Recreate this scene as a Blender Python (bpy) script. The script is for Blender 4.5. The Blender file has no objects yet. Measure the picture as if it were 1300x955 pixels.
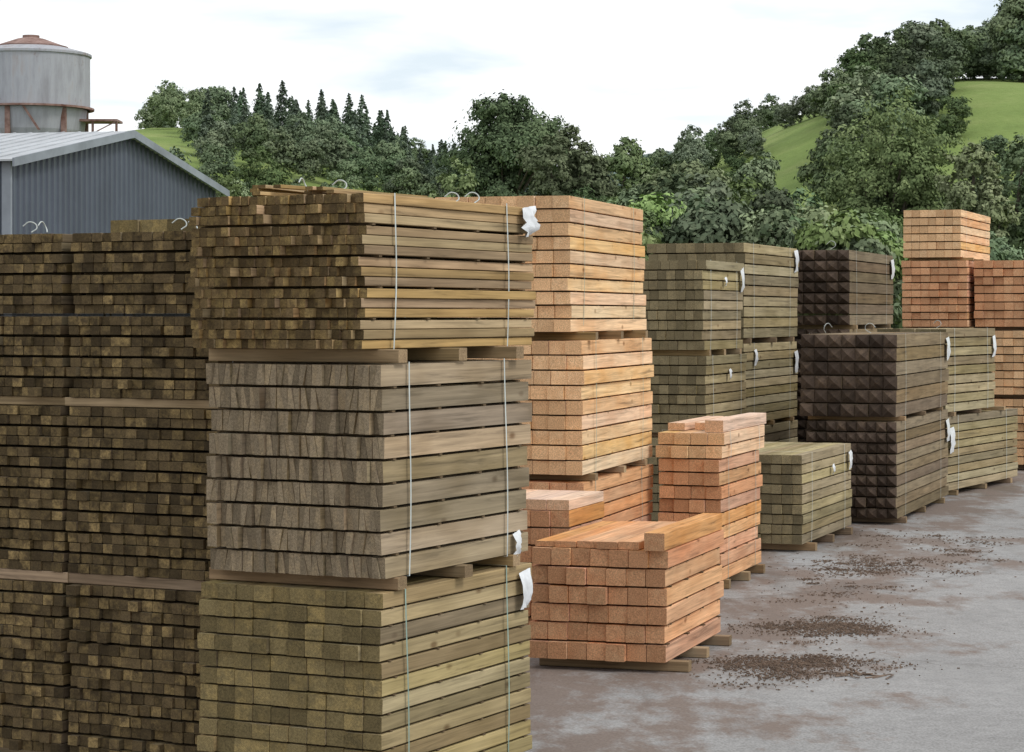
import bpy, math, random
import numpy as np
from mathutils import Vector
random.seed(7)
sc=bpy.context.scene
COL=sc.collection

# ------------------------------------------------------------------ helpers
def link(o,parent=None):
    COL.objects.link(o)
    if parent is not None: o.parent=parent
    return o
def empty(name,loc=(0,0,0),rot=0.0):
    e=bpy.data.objects.new(name,None); e.location=loc; e.rotation_euler=(0,0,rot); e.empty_display_size=.3
    return link(e)
def mesh_obj(name,verts,faces,mats,parent=None,mi=None,smooth=False):
    me=bpy.data.meshes.new(name); me.from_pydata(verts,[],faces)
    for m in mats: me.materials.append(m)
    if mi is not None: me.polygons.foreach_set('material_index',mi)
    if smooth: me.polygons.foreach_set('use_smooth',[True]*len(me.polygons))
    me.update()
    return link(bpy.data.objects.new(name,me),parent)

class NT:
    def __init__(s,name):
        s.m=bpy.data.materials.new(name); s.m.use_nodes=True
        s.t=s.m.node_tree; s.n=s.t.nodes; s.l=s.t.links
        s.b=s.n['Principled BSDF']
    def new(s,t,**k):
        n=s.n.new(t)
        for a,v in k.items(): setattr(n,a,v)
        return n
    def lk(s,a,b): s.l.new(a,b)
    def math(s,op,a,b=None,c=None,clamp=False):
        n=s.new('ShaderNodeMath',operation=op); n.use_clamp=clamp
        for i,v in enumerate((a,b,c)):
            if v is None: continue
            if isinstance(v,(int,float)): n.inputs[i].default_value=v
            else: s.lk(v,n.inputs[i])
        return n.outputs[0]
    def mix(s,f,a,b,bt='MIX'):
        n=s.new('ShaderNodeMixRGB',blend_type=bt)
        for i,v in enumerate((f,a,b)):
            if isinstance(v,(int,float)): n.inputs[i].default_value=v
            elif isinstance(v,tuple): n.inputs[i].default_value=v+(1,) if len(v)==3 else v
            else: s.lk(v,n.inputs[i])
        return n.outputs[0]
    def noise(s,vec,scale,detail=4,rough=.55,dist=0):
        n=s.new('ShaderNodeTexNoise'); n.inputs['Scale'].default_value=scale
        n.inputs['Detail'].default_value=detail; n.inputs['Roughness'].default_value=rough
        n.inputs['Distortion'].default_value=dist
        if vec is not None: s.lk(vec,n.inputs['Vector'])
        return n.outputs['Fac']
    def ramp(s,f,stops):
        n=s.new('ShaderNodeValToRGB'); e=n.color_ramp.elements
        while len(e)<len(stops): e.new(.5)
        for i,(p,c) in enumerate(stops):
            e[i].position=p
            e[i].color=(c,c,c,1) if isinstance(c,(int,float)) else tuple(c)+(1,)
        s.lk(f,n.inputs[0]); return n.outputs[0]
    def bump(s,h,strength=.3,dist=.01):
        n=s.new('ShaderNodeBump'); n.inputs['Strength'].default_value=strength; n.inputs['Distance'].default_value=dist
        s.lk(h,n.inputs['Height']); s.lk(n.outputs[0],s.b.inputs['Normal'])
    def coord(s,which='Object'):
        return s.new('ShaderNodeTexCoord').outputs[which]
    def mapping(s,v,scale=(1,1,1)):
        n=s.new('ShaderNodeMapping'); n.inputs['Scale'].default_value=scale; s.lk(v,n.inputs['Vector']); return n.outputs[0]
    def attr(s,name):
        n=s.new('ShaderNodeAttribute'); n.attribute_name=name; return n.outputs['Fac']
    def addv(s,v,f,mul):
        c=s.new('ShaderNodeCombineXYZ'); m=s.math('MULTIPLY',f,mul)
        for i in range(3): s.lk(m,c.inputs[i])
        a=s.new('ShaderNodeVectorMath',operation='ADD'); s.lk(v,a.inputs[0]); s.lk(c.outputs[0],a.inputs[1]); return a.outputs[0]
def sc3(c,k): return tuple(min(1,x*k) for x in c)

def wood_side(name,c,stain=(.5,.42,.3),stain_amt=.5,knots=True,var=.3):
    t=NT(name); t.b.inputs['Roughness'].default_value=.85; t.b.inputs['Specular IOR Level'].default_value=.2
    v=t.coord('Object'); tint=t.attr('tint'); v2=t.addv(v,tint,57.3)
    g=t.noise(t.mapping(v2,(30,1.0,30)),1.0,4,.7,.8)
    col=t.ramp(g,[(.28,sc3(c,.45)),(.44,sc3(c,.88)),(.58,sc3(c,1.1)),(.76,sc3(c,1.42))])
    big=t.noise(t.mapping(v2,(3.5,1.3,3.5)),1.0,2,.65)
    f=t.ramp(big,[(.42,0.0),(.66,1.0)])
    f=t.math('MULTIPLY',f,stain_amt)
    col=t.mix(f,col,t.mix(1.0,col,stain,'MULTIPLY'))
    if knots:
        vo=t.new('ShaderNodeTexVoronoi'); vo.inputs['Scale'].default_value=1.0
        t.lk(t.mapping(v2,(5,2.6,5)),vo.inputs['Vector'])
        k=t.ramp(vo.outputs['Distance'],[(.05,1.0),(.13,0.0)])
        col=t.mix(t.math('MULTIPLY',k,.75),col,t.mix(1.0,col,(.35,.25,.18),'MULTIPLY'))
    val=t.math('MULTIPLY_ADD',tint,var*2,1-var)
    h=t.new('ShaderNodeHueSaturation'); t.lk(val,h.inputs['Value']); t.lk(col,h.inputs['Color'])
    t.lk(t.math('MULTIPLY_ADD',t.math('FRACT',t.math('MULTIPLY',tint,7.13)),.02,.492),h.inputs['Hue'])
    t.lk(t.math('MULTIPLY_ADD',t.math('FRACT',t.math('MULTIPLY',tint,3.77)),.3,.85),h.inputs['Saturation'])
    t.lk(h.outputs[0],t.b.inputs['Base Color'])
    return t.m
def wood_end(name,c1,c2,rings=.4,var=.4,split=.5):
    t=NT(name); t.b.inputs['Roughness'].default_value=.9; t.b.inputs['Specular IOR Level'].default_value=.15
    uv=t.coord('UV'); tint=t.attr('tint'); o=t.addv(t.coord('Object'),tint,31.7)
    n=t.noise(o,18,3,.7)
    f=t.ramp(n,[(.38,0.0),(.64,1.0)])
    sel=t.ramp(t.math('FRACT',t.math('MULTIPLY',tint,11.37)),[(.2,0.15),(.9,1.0)])
    f=t.math('MULTIPLY',f,sel)
    col=t.mix(f,c1,c2)
    w=t.new('ShaderNodeTexWave',wave_type='RINGS',rings_direction='Z')
    w.inputs['Scale'].default_value=42; w.inputs['Distortion'].default_value=1.5; w.inputs['Detail'].default_value=1; w.inputs['Detail Scale'].default_value=1.2
    t.lk(uv,w.inputs['Vector'])
    rg=t.math('MULTIPLY_ADD',w.outputs['Fac'],rings,1-rings*.6)
    fine=t.math('MULTIPLY_ADD',t.noise(o,110,1),1.2,.4)
    val=t.math('MULTIPLY',t.math('MULTIPLY',t.math('MULTIPLY_ADD',tint,var*2,1-var),rg),fine)
    h=t.new('ShaderNodeHueSaturation'); t.lk(val,h.inputs['Value']); t.lk(col,h.inputs['Color'])
    t.lk(h.outputs[0],t.b.inputs['Base Color'])
    return t.m
def plain(name,c,rough=.7,metal=0,nscale=6,amt=.25,c2=None):
    t=NT(name); t.b.inputs['Roughness'].default_value=rough; t.b.inputs['Metallic'].default_value=metal
    n=t.noise(t.coord('Object'),nscale,4,.6)
    col=t.ramp(n,[(.3,sc3(c,1-amt)),(.7,c2 if c2 else sc3(c,1+amt))])
    t.lk(col,t.b.inputs['Base Color']); return t.m

M={}
def pal(key,side,e1,e2,**k):
    M[key]=(wood_side('wood_side_'+key,side,**k.get('s',{})),wood_end('wood_end_'+key,e1,e2,**k.get('e',{})))
pal('brown',(.39,.27,.14),(.10,.068,.033),(.25,.175,.07),s=dict(stain=(.5,.45,.38)),e=dict(rings=.3,var=.4))
pal('grey',(.34,.265,.175),(.21,.165,.11),(.29,.22,.135),s=dict(stain=(.6,.55,.45),stain_amt=.7),e=dict(rings=.25,var=.28))
pal('olive',(.33,.255,.135),(.165,.128,.062),(.27,.20,.085),s=dict(stain=(.55,.53,.42)),e=dict(rings=.3,var=.3))
pal('dark',(.17,.125,.07),(.08,.057,.03),(.24,.17,.075),e=dict(rings=.3,var=.45))
pal('green',(.33,.265,.155),(.18,.147,.085),(.24,.19,.105),s=dict(stain=(.6,.57,.46)),e=dict(var=.3))
pal('choc',(.22,.16,.095),(.07,.05,.038),(.11,.077,.053),s=dict(stain=(.6,.55,.5),knots=False))
pal('pale',(.74,.50,.29),(.66,.41,.22),(.74,.50,.29),s=dict(stain=(.86,.70,.55),stain_amt=.6,var=.13),e=dict(rings=.3,var=.17))
pal('red',(.66,.36,.20),(.57,.295,.155),(.65,.38,.21),s=dict(stain=(.8,.63,.52),stain_amt=.6,var=.16),e=dict(rings=.35,var=.18))
pal('pink',(.76,.54,.38),(.66,.42,.26),(.72,.50,.33),s=dict(stain=(.9,.8,.7),var=.1),e=dict(var=.1))
pal('bearer',(.34,.24,.14),(.27,.19,.11),(.36,.26,.15),s=dict(knots=False))
strap_m=plain('strap_plastic',(.50,.54,.52),.45,nscale=3)
strapg_m=plain('strap_green',(.25,.36,.31),.4,nscale=3)
tag_m=plain('label_plastic',(.7,.72,.74),.35,nscale=30,amt=.12)

# ------------------------------------------------------------------ timber
def beams(name,parent,items,mats,bev=.003):
    V=[];F=[];MI=[];UV=[];T=[]
    for prof,y0,y1,dxe,slant,point in items:
        tn=random.random(); n=len(prof); b=len(V)
        cx=sum(p[0] for p in prof)/n; cz=sum(p[1] for p in prof)/n
        ox=random.uniform(-.05,.05); oz=random.uniform(-.07,.07)
        for x,z in prof: V.append((x,y0+slant*(z-cz),z))
        for x,z in prof: V.append((x+dxe,y1,z))
        for i in range(n):
            j=(i+1)%n
            F.append((b+i,b+n+i,b+n+j,b+j)); MI.append(0); T.append(tn); UV+= [(0,0)]*4
        if point>0:
            k=len(V); V.append((cx,y0-point,cz))
            for i in range(n):
                j=(i+1)%n
                F.append((b+i,b+j,k)); MI.append(1); T.append(tn)
                UV+=[(prof[i][0]-cx+ox,prof[i][1]-cz+oz),(prof[j][0]-cx+ox,prof[j][1]-cz+oz),(ox,oz)]
        else:
            F.append(tuple(b+i for i in range(n))); MI.append(1); T.append(tn)
            UV+=[(p[0]-cx+ox,p[1]-cz+oz) for p in prof]
        F.append(tuple(b+n+i for i in reversed(range(n)))); MI.append(1); T.append(tn)
        UV+=[(p[0]-cx+ox,p[1]-cz+oz) for p in reversed(prof)]
    me=bpy.data.meshes.new(name); me.from_pydata(V,[],F)
    me.materials.append(mats[0]); me.materials.append(mats[1])
    me.polygons.foreach_set('material_index',MI)
    a=me.attributes.new('tint','FLOAT','FACE'); a.data.foreach_set('value',T)
    u=me.uv_layers.new(name='UVMap'); u.data.foreach_set('uv',[c for p in UV for c in p])
    me.update()
    return link(bpy.data.objects.new(name,me),parent)
def rect(x0,x1,z0,z1,b=.003):
    return [(x0+b,z0),(x1-b,z0),(x1,z0+b),(x1,z1-b),(x1-b,z1),(x0+b,z1),(x0,z1-b),(x0,z0+b)]
def diamond_sq(x0,x1,z0,z1): return [(x0,z0),(x1,z0),(x1,z1),(x0,z1)]

def pack(parent,w,L,z0,z1,rows,cols,pk,ox=0,oy=0,style='sq',ge=1,gap=.010,jit=.010,rowj=.005,straps=(.15,.82),strapmat=None,name='timber_pack',rag=.04):
    h=z1-z0; ngap=(rows-1)//ge; rh=(h-ngap*gap)/rows; cw=w/cols
    items=[]; lath=[]; z=z0
    lean=random.gauss(0,.006)
    for r in range(rows):
        rx=ox+random.gauss(0,rowj)+lean*(r/rows-.5); ry=oy+random.gauss(0,jit*.6)
        flip=random.random()<.5
        for c in range(cols):
            x0=rx-w+c*cw+.0012; x1=x0+cw-.0024-random.random()*.003
            a0=z+.001; a1=z+rh-.0015-random.random()*.003
            y0=ry+random.gauss(0,jit); y1=ry+L+random.gauss(0,jit*1.5)
            if random.random()<rag: y0-=random.uniform(.01,jit*4)
            dxe=random.gauss(0,.003)
            if style=='wedge':
                if random.random()<.06: flip=not flip
                k0,k1=(.36,.64) if flip else (.64,.36)
                m0=x0+(x1-x0)*k0; m1=x0+(x1-x0)*k1
                g=.0012
                p1=[(x0,a0),(m0-g,a0),(m1-g,a1),(x0,a1)]
                p2=[(m0+g,a0),(x1,a0),(x1,a1),(m1+g,a1)]
                items.append((p1,y0,y1,dxe,random.gauss(0,.05),0))
                items.append((p2,y0+random.gauss(0,jit),y1,dxe,random.gauss(0,.05),0))
            elif style=='point':
                items.append((diamond_sq(x0,x1,a0,a1),y0+.06,y1,dxe,0,random.uniform(.055,.07)))
            else:
                items.append((rect(x0,x1,a0,a1),y0,y1,dxe,random.gauss(0,.03),0))
        z+=rh
        if (r+1)%ge==0 and r<rows-1:
            if gap>.006:
                for fy in (.06,.36,.64,.93):
                    lath.append((fy*L+oy+random.uniform(-.04,.04),z+.0005,z+gap-.0015))
            z+=gap
    beams(name,parent,items,M[pk])
    if lath:
        V=[];F=[]
        for y,a,b in lath:
            k=len(V); xa=ox-w+.003; xb=ox+.001
            for yy in (y,y+.03):
                for x,zz in ((xa,a),(xb,a),(xb,b),(xa,b)): V.append((x,yy,zz))
            F+=[(k,k+1,k+2,k+3),(k+7,k+6,k+5,k+4),(k,k+4,k+5,k+1),(k+1,k+5,k+6,k+2),(k+2,k+6,k+7,k+3),(k+3,k+7,k+4,k)]
        mesh_obj('spacer_laths',V,F,[M['bearer'][1]],parent)
    for s in straps:
        strap(parent,ox,w,z0,z1,oy+s*L,strapmat or strap_m)
    return z1

def strap(parent,ox,w,z0,z1,y,mat,hw=.006):
    o=.011; n=8; pts=[]
    c=[(ox+o,z0-o*.4),(ox+o,z1+o),(ox-w-o,z1+o),(ox-w-o,z0-o*.4)]
    sl=random.uniform(-.03,.03)
    for i in range(4):
        a=c[i];b=c[(i+1)%4]
        for k in range(n):
            f=k/n; x=a[0]+(b[0]-a[0])*f; z=a[1]+(b[1]-a[1])*f
            t=(z-z0)/(z1-z0)
            bow=math.sin(f*math.pi)*(.004 if i%2==0 else .002)
            pts.append((x+(bow if i==0 else 0),y+sl*t+.008*math.sin(5*t+ox*9),z))
    V=[];F=[]
    for p in pts:
        V.append((p[0],p[1]-hw,p[2]));V.append((p[0],p[1]+hw,p[2]))
    N=len(pts)
    for i in range(N):
        j=(i+1)%N; F.append((2*i,2*j,2*j+1,2*i+1))
    mesh_obj('strap',V,F,[mat],parent)

def bearers(parent,w,L,z0,z1,ox=0,oy=0,pos=(.1,.5,.88),bw=.09,key='bearer'):
    for p in pos:
        e=empty('bearer') ; e.parent=parent
        y=oy+p*L; e.location=(ox+random.uniform(.0,.05),y,0); e.rotation_euler=(0,0,math.radians(90)+random.uniform(-.02,.02))
        beams('bearer_timber',e,[(rect(-bw/2,bw/2,z0+.001,z1-.001,.004),-.01,w+.08,0,0,0)],M[key])

def tag(parent,x,y,z,wd=.10,ht=.15,face='side',crumple=.012):
    n=6;V=[];F=[]
    for i in range(n+1):
        for j in range(n+1):
            u=i/n-.5;v=j/n
            bx=.02+.02*math.sin(v*3)+random.uniform(-1,1)*crumple*(v*.8+.3)
            V.append((x+abs(bx),y+u*wd*(1-.15*v)+random.uniform(-.004,.004),z-v*ht+.02*u))
    for i in range(n):
        for j in range(n):
            a=i*(n+1)+j; F.append((a,a+1,a+n+2,a+n+1))
    mesh_obj('label',V,F,[tag_m],parent,smooth=True)
def loop(parent,x,y,z,r=.06,rot=0):
    cu=bpy.data.curves.new('strap_end','CURVE'); cu.dimensions='3D'; cu.bevel_depth=.0035; cu.resolution_u=6
    sp=cu.splines.new('BEZIER'); sp.bezier_points.add(3)
    P=[(0,0,0),(r*.9,.01,r*.8),(r*.1,.03,r*1.5),(-r*.8,.05,r*.9)]
    for b,p in zip(sp.bezier_points,P):
        b.co=p; b.handle_left_type=b.handle_right_type='AUTO'
    cu.materials.append(strap_m)
    o=bpy.data.objects.new('strap_end',cu); o.location=(x,y,z); o.rotation_euler=(0,0,rot); link(o,parent)
def stack(X,Y,deg): return empty('timber_stack',(X,Y,0),-math.radians(deg))

# --- A main stack
A=stack(-.64,11.6,27)
bearers(A,1.07,1.64,0.006,.10,ox=0)
pack(A,1.08,1.64,.10,1.135,12,10,'olive',ox=.0,ge=1,gap=.007,jit=.006,strapmat=strapg_m)
bearers(A,1.03,1.6,1.136,1.20,ox=.0)
pack(A,1.03,1.60,1.201,2.255,9,15,'grey',ox=.01,style='wedge',ge=1,gap=.011,jit=.010)
bearers(A,1.03,1.6,2.262,2.33,ox=.0)
pack(A,1.02,1.86,2.331,3.10,15,21,'brown',ox=-.07,oy=-.05,ge=3,gap=.010,jit=.014,rowj=.010,rag=.1)
tag(A,-.07,1.70,3.10,.16,.16,crumple=.03); tag(A,.0,1.52,1.10,.12,.2); tag(A,.0,1.42,1.32,.07,.13)
its=[]
for i in range(10):
    x=random.uniform(-1.0,-.3); its.append((rect(x,x+.045,3.106+i%3*.019,3.124+i%3*.019,.002),random.uniform(-.03,.1),random.uniform(.9,1.5),random.uniform(-.12,.12),0,0))
beams('loose_laths',A,its,M['brown'])
for p in ((-.5,.12,3.13),(-.42,.3,3.13),(-.3,1.3,3.11),(-.2,1.35,3.11)): loop(A,*p,r=.04,rot=random.uniform(0,3))

# --- B left stacks
for (X,Y) in ((-1.56,12.5),(-2.46,12.96),(-3.40,13.44)):
    B=stack(X,Y,27)
    bearers(B,.97,2.4,0.006,.09)
    pack(B,.97,2.4,.09,1.03,15,14,'dark',ge=2,gap=.011,jit=.009,rowj=.006)
    bearers(B,.97,2.4,1.03,1.09,pos=(.02,.5,.88))
    pack(B,.98,2.4,1.091,2.0,16,13,'dark',ge=2,gap=.011,jit=.009,rowj=.006)
    bearers(B,.97,2.4,2.0,2.05,pos=(.03,.5,.88))
    pack(B,.96,2.4,2.051,2.95,16,14,'dark',ge=2,gap=.011,jit=.009,rowj=.006)
    if X>-2:
        beams('top_boards',B,[(rect(-.95+i*.19,-.95+i*.19+.185,2.953,3.03),.35+random.uniform(-.02,.02),2.2,0,0,0) for i in range(5)],M['olive'])
    loop(B,-.3,.1,2.96,.04,1); loop(B,-.22,.14,2.96,.04,2.2)

# --- D tall pale stack
D=stack(.58,19.3,16)
bearers(D,1.15,2.6,.006,.1)
pack(D,1.15,2.6,.1,1.13,9,8,'red',ge=1,gap=.010,jit=.008,strapmat=strapg_m)
bearers(D,1.15,2.6,1.131,1.19)
pack(D,1.15,2.6,1.191,2.29,9,8,'pale',ge=1,gap=.009,jit=.012,rowj=.008,strapmat=strapg_m)
bearers(D,1.15,2.6,2.291,2.36)
pack(D,1.15,2.75,2.361,3.48,10,8,'pale',ox=-.11,ge=1,gap=.009,jit=.015,rowj=.008,strapmat=strapg_m)

# --- E front low stack of squared beams
E=stack(1.07,16.4,18)
bearers(E,1.0,1.76,.006,.08,ox=.07)
pack(E,.99,1.76,.08,.86,6,7,'red',ge=1,gap=.010,jit=.02,rowj=.012,straps=())
it=[(rect(-.15,-.005,.862,.985),-.03,1.74,.0,0,0)]
for i in range(5):
    x=-.97+i*.155; it.append((rect(x,x+.15,.862,.90+.004*i),.0+random.uniform(-.02,.06),1.74,random.uniform(-.01,.01),0,0))
beams('loose_beams',E,it,M['red'])
# small stack between
E2=stack(.43,17.85,18)
bearers(E2,.9,.95,.006,.08)
pack(E2,.9,.95,.08,1.02,7,6,'red',gap=.01,jit=.015,straps=())
beams('top_boards',E2,[(rect(-.9+i*.18,-.9+i*.18+.177,1.022,1.10),random.uniform(-.04,.02),.97,0,0,0) for i in range(5)],M['pink'])

# --- F second low stack
Fk=stack(1.89,21.4,18)
bearers(Fk,.56,1.74,.006,.09,ox=.03)
pack(Fk,.58,1.74,.09,1.19,9,4,'red',ge=1,gap=.010,jit=.015,rowj=.008,strapmat=strapg_m)
pack(Fk,.62,1.85,1.20,1.43,2,4,'pale',ox=.02,ge=1,gap=.010,jit=.02,rowj=.01)
beams('loose_beams',Fk,[(rect(-.17,-.0,1.432,1.54),.1,1.9,.02,0,0),(rect(-.36,-.2,1.432,1.50),.5,1.9,-.03,0,0),(rect(-.58,-.42,1.432,1.50),.35,1.95,0,0,0)],M['pink'])

# --- G small green stack
G=stack(3.05,24.8,20)
bearers(G,1.1,2.5,.006,.09,ox=.03)
pack(G,1.1,2.5,.09,1.03,9,10,'green',ge=1,gap=.009,jit=.012)
tag(G,.0,2.3,.95,.14,.2); tag(G,.0,1.4,.85,.08,.1)
# --- H two tall green stacks
H=stack(2.23,27.5,20)
bearers(H,1.1,1.8,.006,.09)
pack(H,1.1,1.8,.09,1.06,9,10,'green'); bearers(H,1.1,1.8,1.06,1.12)
pack(H,1.12,1.9,1.121,2.02,8,10,'green',ox=.03,gap=.012); bearers(H,1.1,1.8,2.02,2.09)
pack(H,1.1,1.8,2.091,3.14,9,10,'green',gap=.012,rowj=.01)
tag(H,.0,1.7,3.08,.14,.3); tag(H,0,.9,2.95,.08,.1); tag(H,0.03,1.0,1.85,.08,.12)
H2=stack(2.98,30.3,20)
bearers(H2,1.3,3,.006,.09)
pack(H2,1.3,3,.09,1.03,8,10,'green'); bearers(H2,1.3,3,1.03,1.09)
pack(H2,1.3,3,1.091,2.13,9,10,'green',gap=.012); bearers(H2,1.3,3,2.13,2.2)
pack(H2,1.3,3,2.201,3.43,9,10,'green',gap=.013,rowj=.01)
tag(H2,0,2.8,3.4,.2,.3); tag(H2,0,2.8,2.0,.2,.3); tag(H2,0,.5,2.05,.12,.2); loop(H2,-.3,.3,2.13,.07)
# --- I dark pointed posts
I=stack(4.55,28.0,19)
bearers(I,1.09,4,.006,.08)
pack(I,1.09,4.1,.08,1.23,9,9,'choc',style='point',gap=.012); bearers(I,1.09,4,1.23,1.285)
pack(I,1.16,4.1,1.286,2.27,6,7,'choc',ox=.0,style='point',gap=.012,rowj=.01)
tag(I,0,3.9,2.2,.25,.3); tag(I,0,3.9,1.1,.25,.3)
for x in (-.9,-.35): loop(I,x,.3,2.28,.08,x*9)
J=stack(4.73,33.2,19)
bearers(J,1.1,3.6,.006,.08)
pack(J,1.1,3.6,.08,1.15,8,7,'choc',style='point'); bearers(J,1.1,3.6,1.15,1.22)
pack(J,1.1,3.6,1.221,2.3,8,7,'choc',style='point'); bearers(J,1.1,3.6,2.3,2.36)
pack(J,1.0,3.6,2.361,3.42,7,6,'choc',style='point',gap=.014)
tag(J,0,3.4,3.35,.25,.3); loop(J,-.3,.2,3.43,.08)
# --- K right green
K=stack(5.95,32.4,28)
bearers(K,1.0,3.5,.006,.08)
pack(K,1.0,3.5,.08,1.1,9,9,'green',gap=.013); bearers(K,1,3,1.1,1.16)
pack(K,1.0,2.35,1.161,2.31,9,9,'green',gap=.015)
tag(K,0,.2,.95,.2,.35); tag(K,0,2.2,2.2,.15,.3); loop(K,-.2,.2,2.32,.07)
# --- M far pale stacks
Mk=stack(7.32,38,20)
for a,b in ((.1,1.15),(1.22,2.25),(2.31,3.38)):
    bearers(Mk,1.05,3,a-.06 if a>.1 else .006,a); pack(Mk,1.05,3,a+.001,b,9,7,'pale' if a<2 else 'red',gap=.014,jit=.02)
bearers(Mk,.95,3,3.38,3.43)
pack(Mk,.93,3.1,3.431,4.2,6,7,'pale',ox=-.1,gap=.014)
M2=stack(8.5,37.8,20)
for a,b in ((.1,1.15),(1.22,2.25),(2.31,3.38)):
    bearers(M2,1.1,3,a-.06 if a>.1 else .006,a); pack(M2,1.1,3,a+.001,b,8,7,'red' if a>2 else 'pale',gap=.014,jit=.02)

# ------------------------------------------------------------------ terrain
def S(t): t=np.clip(t,0,1); return t*t*(3-2*t)
def zt(x,y):
    x=np.asarray(x,float); y=np.asarray(y,float)
    l=((13.0*np.exp(-((x+38)/18)**2)+8.5*np.exp(-((x+14)/15)**2))*(1-S((y-300)/120))+7)*S((y-90)/150)
    r=17*S((x+10)/50)*S((y-80)/130)*(1-S((y-260)/150))
    far=25*S((y-320)/280)+3*S((y-320)/280)*np.sin(x/47.)
    bump=.7*np.sin(x/9.+y/17.)*np.sin(y/13.)*S((y-90)/60)
    return l+r+far+bump
xs=np.concatenate([np.linspace(-1500,-160,12),np.linspace(-150,150,121),np.linspace(160,1500,12)])
ys=np.concatenate([np.linspace(-300,60,8),np.linspace(65,420,120),np.linspace(430,2500,60)])
XX,YY=np.meshgrid(xs,ys); ZZ=zt(XX,YY)
V=np.stack([XX,YY,ZZ],-1).reshape(-1,3)
nx=len(xs);ny=len(ys)
F=[(j*nx+i,j*nx+i+1,(j+1)*nx+i+1,(j+1)*nx+i) for j in range(ny-1) for i in range(nx-1)]
t=NT('grass'); t.b.inputs['Roughness'].default_value=.95; t.b.inputs['Specular IOR Level'].default_value=.1
v=t.coord('Object')
n=t.noise(v,.12,6,.65); n2=t.noise(v,1.5,5,.7)
col=t.mix(n2,t.ramp(n,[(.3,(.14,.21,.06)),(.5,(.22,.30,.09)),(.7,(.34,.38,.15))]),(.15,.2,.06))
t.lk(col,t.b.inputs['Base Color']); t.bump(n2,.6,.2)
mesh_obj('grass_hills',V.tolist(),F,[t.m],smooth=True)

# yard
t=NT('yard_concrete'); g=t.coord('Object')
n1=t.noise(g,.55,4,.65); n2=t.noise(g,6,4,.7); n3=t.noise(g,60,2,.6)
base=t.ramp(n1,[(.3,(.18,.175,.17)),(.5,(.27,.265,.26)),(.7,(.34,.335,.33))])
base=t.mix(.4,base,t.ramp(n2,[(.3,(.15,.145,.14)),(.7,(.39,.385,.38))]))
base=t.mix(.3,base,t.ramp(n3,[(.35,(.10,.095,.09)),(.6,(.42,.415,.41))]))
sx=t.new('ShaderNodeSeparateXYZ'); t.lk(g,sx.inputs[0])
d=t.math('ADD',t.math('MULTIPLY_ADD',sx.outputs[1],-.34,4.5),sx.outputs[0])
near=t.ramp(t.math('MULTIPLY',d,.25),[(.0,1.0),(.3,.7),(.8,0.0)])
mud=t.ramp(t.math('ADD',t.noise(t.mapping(g,(1,.55,1)),1.1,6,.72),t.math('MULTIPLY_ADD',near,.24,-.18)),[(.47,0.0),(.58,1.0)])
mudc=t.mix(n3,(.10,.07,.052),(.22,.155,.12))
col=t.mix(t.math('MULTIPLY',mud,.8),base,mudc)
# damp streaks
wet=t.ramp(t.noise(t.mapping(g,(1.3,.35,1)),.8,5,.6,.5),[(.54,0.0),(.62,1.0)])
col=t.mix(t.math('MULTIPLY',wet,.35),col,t.mix(1.0,col,(.5,.48,.46),'MULTIPLY'))
crack=t.new('ShaderNodeTexVoronoi',feature='DISTANCE_TO_EDGE'); crack.inputs['Scale'].default_value=.16; t.lk(t.addv(g,n2,.8),crack.inputs['Vector'])
ck=t.ramp(crack.outputs['Distance'],[(.0,1.0),(.006,0.0)])
col=t.mix(t.math('MULTIPLY',ck,.5),col,(.1,.09,.08))
t.lk(col,t.b.inputs['Base Color'])
t.lk(t.math('MULTIPLY_ADD',wet,-.35,.85),t.b.inputs['Roughness']); t.b.inputs['Specular IOR Level'].default_value=.3
t.bump(t.math('ADD',t.math('MULTIPLY',n3,.3),n2),.5,.015)
gx=np.linspace(-45,60,60); gy=np.linspace(-25,62,60)
V=[(float(x),float(y),.004) for y in gy for x in gx]
F=[(j*60+i,j*60+i+1,(j+1)*60+i+1,(j+1)*60+i) for j in range(59) for i in range(59)]
mesh_obj('concrete_yard',V,F,[t.m])
# debris
def chips(name,cl,mat,thin=(.15,.6)):
    V=[];F=[]
    for (cx,cy,sx_,sy_,n,sz) in cl:
        # clustered in small heaps
        heaps=[(random.gauss(cx,sx_),random.gauss(cy,sy_),random.uniform(.03,.12)) for _ in range(max(2,n//60))]
        for i in range(n):
            if random.random()<.75:
                hx,hy,hr=random.choice(heaps); x=random.gauss(hx,hr*1.6); y=random.gauss(hy,hr)
            else: x=random.gauss(cx,sx_);y=random.gauss(cy,sy_)
            a=random.uniform(0,math.pi)
            l=sz*random.uniform(.3,1.8);w=l*random.uniform(*thin);h=random.uniform(.003,.010)
            ca,sa=math.cos(a),math.sin(a);tl=random.uniform(-.15,.15);b=len(V);z0=.005+random.uniform(0,.006)
            for zz in (0,h):
                for ux,uy in ((-.5,-.5),(.5,-.4),(.5,.5),(-.45,.5)):
                    px,py=ux*l,uy*w
                    V.append((x+px*ca-py*sa,y+px*sa+py*ca,max(.0045,z0+zz+px*tl*(.4 if zz else .1))))
            F+=[(b+3,b+2,b+1,b),(b+4,b+5,b+6,b+7),(b,b+1,b+5,b+4),(b+1,b+2,b+6,b+5),(b+2,b+3,b+7,b+6),(b+3,b,b+4,b+7)]
    return mesh_obj(name,V,F,[mat])
bark=plain('bark',(.15,.105,.075),.95,nscale=14,amt=.5)
chips('bark_debris',[(2.5,18.8,.26,.28,2600,.013),(2.0,16.9,.28,.2,2600,.013),(3.6,23.4,.4,.5,1600,.015),(2.9,21,.4,1.0,500,.015),(2.1,18.2,.4,1.0,400,.013),(4.6,26,.4,1.0,600,.018),(1.75,16.3,.2,.3,500,.013)],bark)
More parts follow.
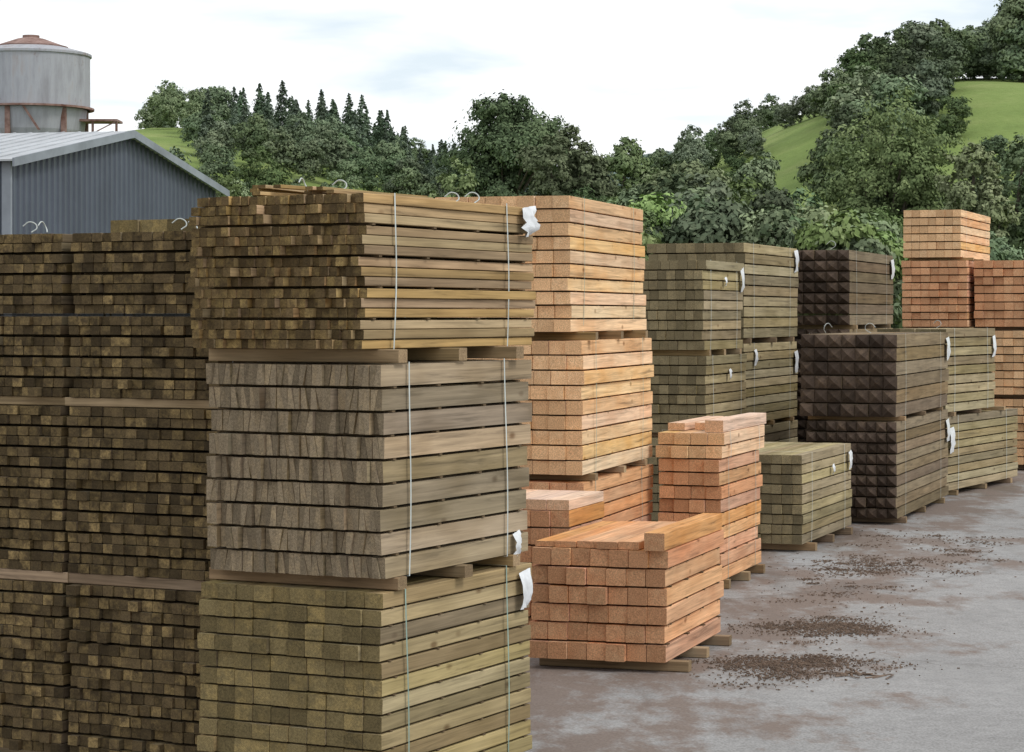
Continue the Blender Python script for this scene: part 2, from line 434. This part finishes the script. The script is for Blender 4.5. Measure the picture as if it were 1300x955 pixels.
chips('wood_splinters',[(2.2,16.35,.3,.04,14,.16),(2.6,17.6,.5,.8,10,.05),(3.3,22,.5,1.5,12,.05)],bark,(.06,.12))

# ------------------------------------------------------------------ shed
clad=plain('blue_cladding',(.075,.09,.12),.45,.0,nscale=.6,amt=.15)
roofm=plain('roof_sheet',(.40,.42,.44),.6,nscale=.8,amt=.18)
trim=plain('trim_grey',(.22,.245,.28),.5,nscale=1)
darkm=plain('interior_shade',(.012,.012,.014),.9)  # near-black colour stands in for the unlit shed inside
SH=empty('industrial_shed',(-12.8,60,0),-math.radians(12.6))
W=15.4;LN=30;ez=6.5;az=7.75
def rib_wall(name,length,ztop,place,mat,pitch=.36):
    V=[];F=[];s=0;P=[]
    while s<length:
        for ds,o in ((0,0),(.2,0),(.235,.05),(.325,.05)):
            if s+ds<=length: P.append((s+ds,o))
        s+=pitch
    P.append((length,0))
    for s,o in P:
        V.append(place(s,o,0)); V.append(place(s,o,ztop(s)))
    for i in range(len(P)-1): F.append((2*i,2*i+2,2*i+3,2*i+1))
    return mesh_obj(name,V,F,[mat],SH)
gz=lambda s: ez+(az-ez)*(1-abs(s-W/2)/(W/2))-.06
rib_wall('gable_wall',W,gz,lambda s,o,z:(o,s,z),clad)
rib_wall('back_gable_wall',W,gz,lambda s,o,z:(-LN-o,s,z),clad)
rib_wall('front_wall',LN,lambda s:ez-.06,lambda s,o,z:(-s,-o,z),clad)
rib_wall('rear_wall',LN,lambda s:ez-.06,lambda s,o,z:(-s,W+o,z),clad)
def boxm(name,p0,p1,mat,parent):
    (a,b,c),(d,e,f)=p0,p1
    V=[(a,b,c),(d,b,c),(d,e,c),(a,e,c),(a,b,f),(d,b,f),(d,e,f),(a,e,f)]
    F=[(3,2,1,0),(4,5,6,7),(0,1,5,4),(1,2,6,5),(2,3,7,6),(3,0,4,7)]
    return mesh_obj(name,V,F,[mat],parent)
boxm('doorway_shade',(-6.5,-.12,0),(-.3,-.06,5.9),darkm,SH)  # dark panel on the wall, painting the shade of a door opening
boxm('corner_trim',(-.12,-.10,0),(.12,.0,6.4),trim,SH)
def slab(name,pts,th,mat):
    V=[p for p in pts]+[(x,y,z-th) for x,y,z in pts]
    return mesh_obj(name,V,[(0,1,2,3),(7,6,5,4),(0,4,5,1),(1,5,6,2),(2,6,7,3),(3,7,4,0)],[mat],SH)
dz=(az-ez)/(W/2)
slab('roof_front',[(.3,-.4,ez-.4*dz),(.3,W/2,az),(-LN-.3,W/2,az),(-LN-.3,-.4,ez-.4*dz)],.05,roofm)
slab('roof_back',[(.3,W/2+.001,az),(.3,W+.4,ez-.4*dz),(-LN-.3,W+.4,ez-.4*dz),(-LN-.3,W/2+.001,az)],.05,roofm)
slab('bargeboard_front',[(.36,-.4,ez-.4*dz+.03),(.36,W/2,az+.03),(.305,W/2,az+.03),(.305,-.4,ez-.4*dz+.03)],.22,trim)
slab('bargeboard_back',[(.36,W/2+.002,az+.03),(.36,W+.4,ez-.4*dz+.03),(.305,W+.4,ez-.4*dz+.03),(.305,W/2+.002,az+.03)],.22,trim)
V=[];F=[]
for k in range(60):
    x=-.3-k*.5
    b=len(V)
    for xx in (x,x+.05):
        V+= [(xx,-.38,ez-.38*dz+.003),(xx,W/2-.05,az-.02),(xx,W/2-.05,az+.015),(xx,-.38,ez-.38*dz+.03)]
    F+=[(b,b+1,b+2,b+3),(b+7,b+6,b+5,b+4),(b+3,b+2,b+6,b+7)]
mesh_obj('roof_ribs',V,F,[roofm],SH)

# ------------------------------------------------------------------ silo
def lathe(name,prof,mat,parent,n=48):
    V=[];F=[]
    for r,z in prof:
        for i in range(n):
            a=2*math.pi*i/n; V.append((r*math.cos(a),r*math.sin(a),z))
    for k in range(len(prof)-1):
        for i in range(n):
            j=(i+1)%n; F.append((k*n+i,k*n+j,(k+1)*n+j,(k+1)*n+i))
    return mesh_obj(name,V,F,[mat],parent)
t=NT('silo_steel'); v=t.coord('Object'); t.b.inputs['Roughness'].default_value=.55
s=t.noise(t.mapping(v,(2,2,.35)),1.5,5,.65)
col=t.ramp(s,[(.3,(.24,.24,.26)),(.55,(.34,.35,.38)),(.72,(.31,.28,.27))])
rn=t.noise(v,1.3,6,.75); col=t.mix(t.ramp(rn,[(.6,0.0),(.7,.7)]),col,(.16,.08,.05))
t.lk(col,t.b.inputs['Base Color']); steel=t.m
rust=plain('rusty_steel',(.2,.085,.055),.85,nscale=3,amt=.45,c2=(.33,.22,.19))
SI=empty('dust_silo',(-17.3,85,0))
lathe('drum',[(2.05,9.9),(2.1,9.92),(2.1,11.75),(2.16,11.78),(2.16,11.86),(2.08,11.9),(1.3,12.1)],steel,SI)
lathe('roof_cone',[(1.3,12.0),(1.32,12.14),(1.22,12.16),(.5,12.42),(.3,12.46),(.3,12.55),(.0,12.58)],rust,SI)
lathe('rim',[(2.1,9.86),(2.25,9.86),(2.25,9.93),(2.1,9.94)],rust,SI)
lathe('hopper',[(2.0,9.86),(1.9,9.1),(1.7,8.6),(.5,6.2),(.4,5.5)],steel,SI)
for k in range(6):
    a=k*math.pi/3+.3; x,y=1.95*math.cos(a),1.95*math.sin(a)
    boxm('leg',(x-.09,y-.09,0),(x+.09,y+.09,9.85),rust,SI)
boxm('platform',(1.8,-.6,9.42),(3.2,.6,9.5),rust,SI)
for x in (2.3,3.15):
    boxm('bracket',(x-.04,-.5,8.6),(x+.04,-.42,9.42),rust,SI)
mesh_obj('brace',[(1.9,-.55,8.8),(2.0,-.55,8.8),(3.2,-.55,9.42),(3.1,-.55,9.42)],[(0,1,2,3)],[rust],SI)
mesh_obj('brace',[(.1,-2.1,9.85),(.2,-2.1,9.85),(.75,-2.05,9.0),(.65,-2.05,9.0)],[(0,1,2,3)],[rust],SI)

# ------------------------------------------------------------------ trees
def leaf_mat(name,dark,mid,light,hv=.04):
    t=NT(name); t.n.remove(t.b)
    out=[x for x in t.n if x.type=='OUTPUT_MATERIAL'][0]
    tint=t.attr('tint'); oi=t.new('ShaderNodeObjectInfo').outputs['Random']
    col=t.ramp(tint,[(.05,dark),(.5,mid),(.95,light)])
    h=t.new('ShaderNodeHueSaturation'); t.lk(col,h.inputs['Color'])
    t.lk(t.math('MULTIPLY_ADD',oi,hv,.5-hv*.6),h.inputs['Hue'])
    t.lk(t.math('MULTIPLY_ADD',t.math('FRACT',t.math('MULTIPLY',oi,7.7)),.55,.8),h.inputs['Value'])
    t.lk(t.math('MULTIPLY_ADD',t.math('FRACT',t.math('MULTIPLY',oi,3.3)),.35,.66),h.inputs['Saturation'])
    d=t.new('ShaderNodeBsdfDiffuse')
    t.lk(h.outputs[0],d.inputs[0]); t.lk(d.outputs[0],out.inputs[0]); return t.m
leafB=leaf_mat('leaves_broad',(.085,.13,.05),(.135,.195,.075),(.20,.265,.11))
leafO=leaf_mat('leaves_oak',(.055,.085,.04),(.085,.125,.055),(.125,.17,.075),.02)
leafL=leaf_mat('leaves_light',(.14,.20,.065),(.20,.275,.095),(.28,.35,.15))
leafC=leaf_mat('leaves_conifer',(.085,.125,.085),(.115,.165,.105),(.15,.205,.125),.02)
leafM=leaf_mat('leaves_hill_hazed',(.105,.155,.08),(.155,.21,.11),(.21,.27,.14))  # pale, muted greens carry aerial haze in the leaf colour
leafF=leaf_mat('leaves_far_hazed',(.13,.18,.17),(.15,.21,.185),(.18,.24,.2),.03)  # lighter and bluish: distance haze painted into the leaf colour
barkm=plain('tree_bark',(.09,.075,.055),.95,nscale=5,amt=.4)
def leafmesh(name,P,Nn,size,tint,mat,rng):
    n=len(P)
    Nn=Nn/np.linalg.norm(Nn,axis=1,keepdims=True)
    r=rng.normal(size=(n,3)); T=np.cross(Nn,r); T/=np.linalg.norm(T,axis=1,keepdims=True); B=np.cross(Nn,T)
    s=(size*rng.uniform(.6,1.3,n))[:,None]
    V=np.stack([P-T*s,P-B*s*.6,P+T*s,P+B*s*.6],1).reshape(-1,3)
    me=bpy.data.meshes.new(name); me.vertices.add(4*n); me.vertices.foreach_set('co',V.ravel().astype(np.float32))
    me.loops.add(4*n); me.loops.foreach_set('vertex_index',np.arange(4*n,dtype=np.int32))
    me.polygons.add(n); me.polygons.foreach_set('loop_start',np.arange(0,4*n,4,dtype=np.int32))
    me.polygons.foreach_set('loop_total',np.full(n,4,dtype=np.int32))
    me.materials.append(mat); me.update(calc_edges=True)
    a=me.attributes.new('tint','FLOAT','FACE'); a.data.foreach_set('value',tint.astype(np.float32))
    return me
def limb(V,F,p,q,r0,r1,n=7):
    p=np.array(p,float);q=np.array(q,float);d=q-p;d/=np.linalg.norm(d)
    a=np.cross(d,[.3,.9,.1]);a/=np.linalg.norm(a);b=np.cross(d,a)
    mid=(p+q)/2+a*np.linalg.norm(q-p)*.06
    base=len(V)
    for c,r in ((p,r0),(mid,(r0+r1)/2),(q,r1)):
        for i in range(n):
            t=2*math.pi*i/n; V.append(tuple(c+a*math.cos(t)*r+b*math.sin(t)*r))
    for k in range(2):
        for i in range(n):
            j=(i+1)%n; F.append((base+k*n+i,base+k*n+j,base+(k+1)*n+j,base+(k+1)*n+i))
def broadleaf(seed,Ht,R,nl,leaves,size,mat,cb=.25,spread=.62,lr=(.24,.42)):
    rng=np.random.default_rng(seed)
    cz=(cb+1)/2*Ht; hz=(1-cb)/2*Ht
    V=[];F=[]; lob=[]
    for i in range(nl):
        while True:
            p=rng.uniform(-1,1,3)
            if np.linalg.norm(p)<1: break
        p/=max(np.linalg.norm(p),.01); p*=rng.uniform(.45,1)*spread
        if i==0: p=np.array([0,0,.62])
        r=rng.uniform(*lr)
        lob.append((np.array([p[0]*R,p[1]*R,cz+p[2]*hz]),r*R,r*hz*rng.uniform(.8,1.1)))
    pts=[];nor=[];tin=[]
    per=leaves//nl
    for c,rr,rz in lob:
        nc=30; k=max(3,per//nc)
        ltint=rng.uniform(.35,.65)
        for j in range(nc):
            d=rng.normal(size=3); d[2]=abs(d[2])*1.0-.35*rng.random()*abs(d[2]) if rng.random()<.75 else d[2]
            d/=np.linalg.norm(d)
            cc=c+d*np.array([rr,rr,rz])*rng.uniform(.7,1.12)
            cr=rr*rng.uniform(.14,.32)
            q=rng.normal(size=(k,3))*cr*.65; q[:,2]*=.7
            pts.append(cc+q); nor.append(d*0.8+q/cr*.8+rng.normal(size=(k,3))*.45+np.array([0,0,.3]))
            tin.append(np.clip(ltint+rng.normal()*.17+rng.normal(size=k)*.1,0,1))
    P=np.concatenate(pts);N=np.concatenate(nor);T=np.concatenate(tin)
    crown=leafmesh('crown',P,N,size,T,mat,rng)
    limb(V,F,(0,0,-.5),(0,0,Ht*max(cb,.08)*1.1),.03*Ht,.022*Ht,9)
    limb(V,F,(0,0,Ht*max(cb,.08)),(0,0,Ht*.8),.022*Ht,.008*Ht)
    for c,rr,rz in lob: limb(V,F,(0,0,min(c[2]*.7,Ht*max(cb,.1)*1.3)),tuple(c),.012*Ht,.004*Ht,5)
    tm=bpy.data.meshes.new('trunk'); tm.from_pydata(V,[],F); tm.materials.append(barkm); tm.update()
    return tm,crown
def conifer(seed,Ht,R,leaves,size,mat):
    rng=np.random.default_rng(seed)
    nb=90; pts=[];nor=[];tin=[]
    for i in range(nb):
        t=(i+rng.random())/nb; z=Ht*(.08+.92*t); L=R*(1-t)**.8*rng.uniform(.65,1.15)+.12
        a=rng.uniform(0,2*math.pi); k=int(leaves/nb*(.4+1.2*(1-t)))+3
        u=rng.random(k)**.7
        p=np.stack([math.cos(a)*L*u,math.sin(a)*L*u,z-L*.35*u],1)+rng.normal(size=(k,3))*L*.1
        pts.append(p); nor.append(np.array([math.cos(a)*.6,math.sin(a)*.6,.8])+rng.normal(size=(k,3))*.5)
        tin.append(np.clip(rng.uniform(.2,.8)+rng.normal(size=k)*.1,0,1))
    P=np.concatenate(pts);N=np.concatenate(nor);T=np.concatenate(tin)
    crown=leafmesh('crown',P,N,size,T,mat,rng)
    V=[];F=[]; limb(V,F,(0,0,-.5),(0,0,Ht*.95),.02*Ht,.004*Ht)
    tm=bpy.data.meshes.new('trunk'); tm.from_pydata(V,[],F); tm.materials.append(barkm); tm.update()
    return tm,crown
def place(meshes,name,X,Y,Ht_scale,parent=None,wscale=1.0,z=None,rot=None,sink=0):
    zz=(float(zt(X,Y)) if z is None else z)-sink
    r=random.uniform(0,6.28) if rot is None else rot
    if parent is None:
        e=empty(name,(X,Y,zz),r); e.scale=(Ht_scale*wscale,Ht_scale*wscale,Ht_scale)
        for m,nm in zip(meshes,('trunk','crown')):
            link(bpy.data.objects.new(nm,m),e)
    else:
        for m in meshes[(1 if name=='distant_tree' else 0):]:
            o=bpy.data.objects.new(name,m); o.location=(X,Y,zz); o.rotation_euler=(0,0,r); o.scale=(Ht_scale*wscale,Ht_scale*wscale,Ht_scale); link(o,parent)
def hero(name,seed,X,Y,topz,width,nl,leaves,size,mat,cb=.02,spread=.66,bz=None):
    g=float(zt(X,Y)) if bz is None else bz; H_=topz-g
    place(broadleaf(seed,H_,width/2,nl,leaves,size,mat,cb,spread=spread),name,X,Y,1.0,rot=0,z=g)
hero('oak_tree',11,0.0,180,19.9,12.6,30,36000,.15,leafO,.04,.72)
hero('broadleaf_tree',12,3.9,160,15.6,7.2,18,20000,.14,leafB)
hero('broadleaf_tree',13,8.4,172,15.6,5.6,14,15000,.14,leafB)
hero('broadleaf_tree',14,19.4,120,14.0,8.4,30,40000,.105,leafB,.02,.7)
hero('broadleaf_tree',15,35.6,203,27.4,11,20,22000,.17,leafM)
hero('broadleaf_tree',16,42.6,196,30.0,9.5,18,20000,.17,leafM)
hero('broadleaf_tree',21,27.6,190,20.6,5,12,10000,.16,leafM)
hero('broadleaf_tree',17,15.0,140,12.4,5.0,12,12000,.13,leafB)
hero('broadleaf_tree',18,-3.2,140,11.6,5.0,12,12000,.13,leafL)
hero('broadleaf_tree',22,9.6,128,11.3,7.0,16,16000,.125,leafB)
hero('broadleaf_tree',23,21.9,112,10.9,4.4,12,12000,.115,leafL)
hero('broadleaf_tree',24,24.6,114,11.2,4.6,12,12000,.115,leafB)
# prototypes
PB=[broadleaf(100+i,8,3.6+.3*i,12,8500,.165,leafB,.02) for i in range(3)]
PM=[broadleaf(110+i,8,3.6+.3*i,12,6500,.2,leafM,.02) for i in range(3)]
PO=[broadleaf(120+i,8,3.9,12,8500,.165,leafO,.02) for i in range(2)]
PL=[broadleaf(140+i,5,2.8,10,7500,.115,leafL,.0) for i in range(2)]
PC=[conifer(160+i,10,2.3+.3*i,3600,.2,leafC) for i in range(3)]
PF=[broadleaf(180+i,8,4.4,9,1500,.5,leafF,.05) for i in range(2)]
W1=empty('woodland')
rs=random.Random(3)
def pxx(X,Y): return 650+X/Y*3000
y=180
while y<274:
    x=-.175*y
    while x<-.018*y+2:
        X=x+rs.uniform(-1.3,1.3);Y=y+rs.uniform(-1.8,1.8)
        p=pxx(X,Y)
        if p>178+ (15 if Y>220 else 60):
            con = (p>270 and Y>200 and rs.random()<.85) or rs.random()<.08
            if con: place(rs.choice(PC),'distant_tree',X,Y,rs.uniform(.36,.56),W1)
            else: place(rs.choice(PM),'distant_tree',X,Y,rs.uniform(.4,.66),W1,sink=.3)
        x+=3.3
    y+=5.4
for i in range(44):
    Y=rs.uniform(105,165); p=rs.uniform(215,640); X=(p-650)/3000*Y
    place(rs.choice(PB+PM+PL+PL),'distant_tree',X,Y,rs.uniform(.5,.8),W1,sink=.4)
W2=empty('woodland')
for i in range(100):
    Y=rs.uniform(85,165); p=rs.uniform(640,1330); X=(p-650)/3000*Y
    if Y>118 and 985<p<1045: continue
    sky=235 if p<830 else (215 if p<1040 else 235)
    if Y<115: sky+=25
    g=float(zt(X,Y)); top=2.5+(400-sky-rs.uniform(0,45))*Y/3000
    h=top-g
    if h<1.8: continue
    pr=rs.choice(PB+PM+PO+PL); bh=5 if pr in PL else 8
    place(pr,'broadleaf',X,Y,min(h,9)/bh,W2,wscale=max(1,4.5/min(h,9)))
for (p,Y,h) in ((1060,186,4.5),(1085,193,5),(1105,200,6),(1235,206,5),(1250,212,5),(1262,204,6),(1285,206,5),(1310,196,6),(1300,208,6),(1340,200,7),(1045,192,3),(1030,196,3),(1012,198,2.5),(995,200,2.5),(1075,165,5),(1100,172,6),(1125,168,6),(1150,175,6),(1178,172,5),(1195,182,5),(1060,150,5),(1205,165,3.5),(1090,182,5),(1135,186,6),(1165,190,6),(1190,196,6),(1270,150,3),(1300,140,4),(1240,135,4),(1160,204,6),(1220,203,4.5),(1245,207,4),(1272,209,4),(1295,203,4),(1230,200,3.5),(1256,200,3.5),(1280,198,3.5),(1320,205,5)):
    place(rs.choice(PM+PM+PO),'distant_tree',(p-650)/3000*Y,Y,h/8*1.12,W2,wscale=1.1,sink=h*.2)
for k in range(26):
    p=rs.uniform(830,1060);Y=rs.uniform(170,260)
    if 985<p<1045: continue
    place(rs.choice(PM+PO),'distant_tree',(p-650)/3000*Y,Y,rs.uniform(.35,.6),W2,sink=.5)
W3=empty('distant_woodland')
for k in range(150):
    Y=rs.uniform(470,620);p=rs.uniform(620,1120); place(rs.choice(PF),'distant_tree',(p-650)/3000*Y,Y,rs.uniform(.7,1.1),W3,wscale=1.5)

# ------------------------------------------------------------------ world
w=bpy.data.worlds.new('World'); sc.world=w; w.use_nodes=True
nt=w.node_tree; nt.nodes.clear(); N=nt.nodes.new; Lk=nt.links.new
out=N('ShaderNodeOutputWorld'); bg1=N('ShaderNodeBackground'); bg2=N('ShaderNodeBackground'); mx=N('ShaderNodeMixShader')
sky=N('ShaderNodeTexSky'); sky.sky_type='NISHITA'; sky.sun_disc=False
sel,saz=math.radians(48),math.radians(112)
sky.sun_elevation=sel; sky.sun_rotation=saz
Lk(sky.outputs[0],bg1.inputs[0]); bg1.inputs[1].default_value=.12
tc=N('ShaderNodeTexCoord'); sp=N('ShaderNodeSeparateXYZ'); Lk(tc.outputs['Generated'],sp.inputs[0])
def mth(op,a,b):
    n=N('ShaderNodeMath'); n.operation=op
    for i,v in enumerate((a,b)):
        if isinstance(v,(int,float)): n.inputs[i].default_value=v
        else: Lk(v,n.inputs[i])
    return n.outputs[0]
zz=mth('ADD',mth('MAXIMUM',sp.outputs[2],0.0),.12)
cb=N('ShaderNodeCombineXYZ'); Lk(mth('DIVIDE',sp.outputs[0],zz),cb.inputs[0]); Lk(mth('DIVIDE',sp.outputs[1],zz),cb.inputs[1])
nz=N('ShaderNodeTexNoise'); nz.inputs['Scale'].default_value=1.9; nz.inputs['Detail'].default_value=5; nz.inputs['Roughness'].default_value=.5; nz.inputs['Distortion'].default_value=.3
Lk(cb.outputs[0],nz.inputs['Vector'])
rp=N('ShaderNodeValToRGB'); e=rp.color_ramp.elements; e[0].position=.30; e[0].color=(.68,.76,.82,1); e[1].position=.5; e[1].color=(.98,.99,1,1)
Lk(nz.outputs['Fac'],rp.inputs[0]); Lk(rp.outputs[0],bg2.inputs[0]); bg2.inputs[1].default_value=1.25
mx.inputs[0].default_value=.88
Lk(bg1.outputs[0],mx.inputs[1]); Lk(bg2.outputs[0],mx.inputs[2]); Lk(mx.outputs[0],out.inputs[0])

sd=bpy.data.lights.new('sun','SUN'); sd.energy=1.4; sd.angle=math.radians(14); sd.color=(1,.96,.9)
so=link(bpy.data.objects.new('sun',sd))
D_=Vector((math.sin(saz)*math.cos(sel),math.cos(saz)*math.cos(sel),math.sin(sel)))
so.rotation_euler=D_.to_track_quat('Z','Y').to_euler(); so.location=(20,-10,30)

cam=bpy.data.cameras.new('camera'); cam.sensor_width=36; cam.lens=83.08; cam.shift_y=-.0596; cam.clip_end=5000; cam.clip_start=.1
co=link(bpy.data.objects.new('camera',cam)); co.location=(0,0,2.5); co.rotation_euler=(math.radians(90),0,0)
sc.camera=co
sc.view_settings.view_transform='Standard'; sc.view_settings.look='None'; sc.view_settings.exposure=0
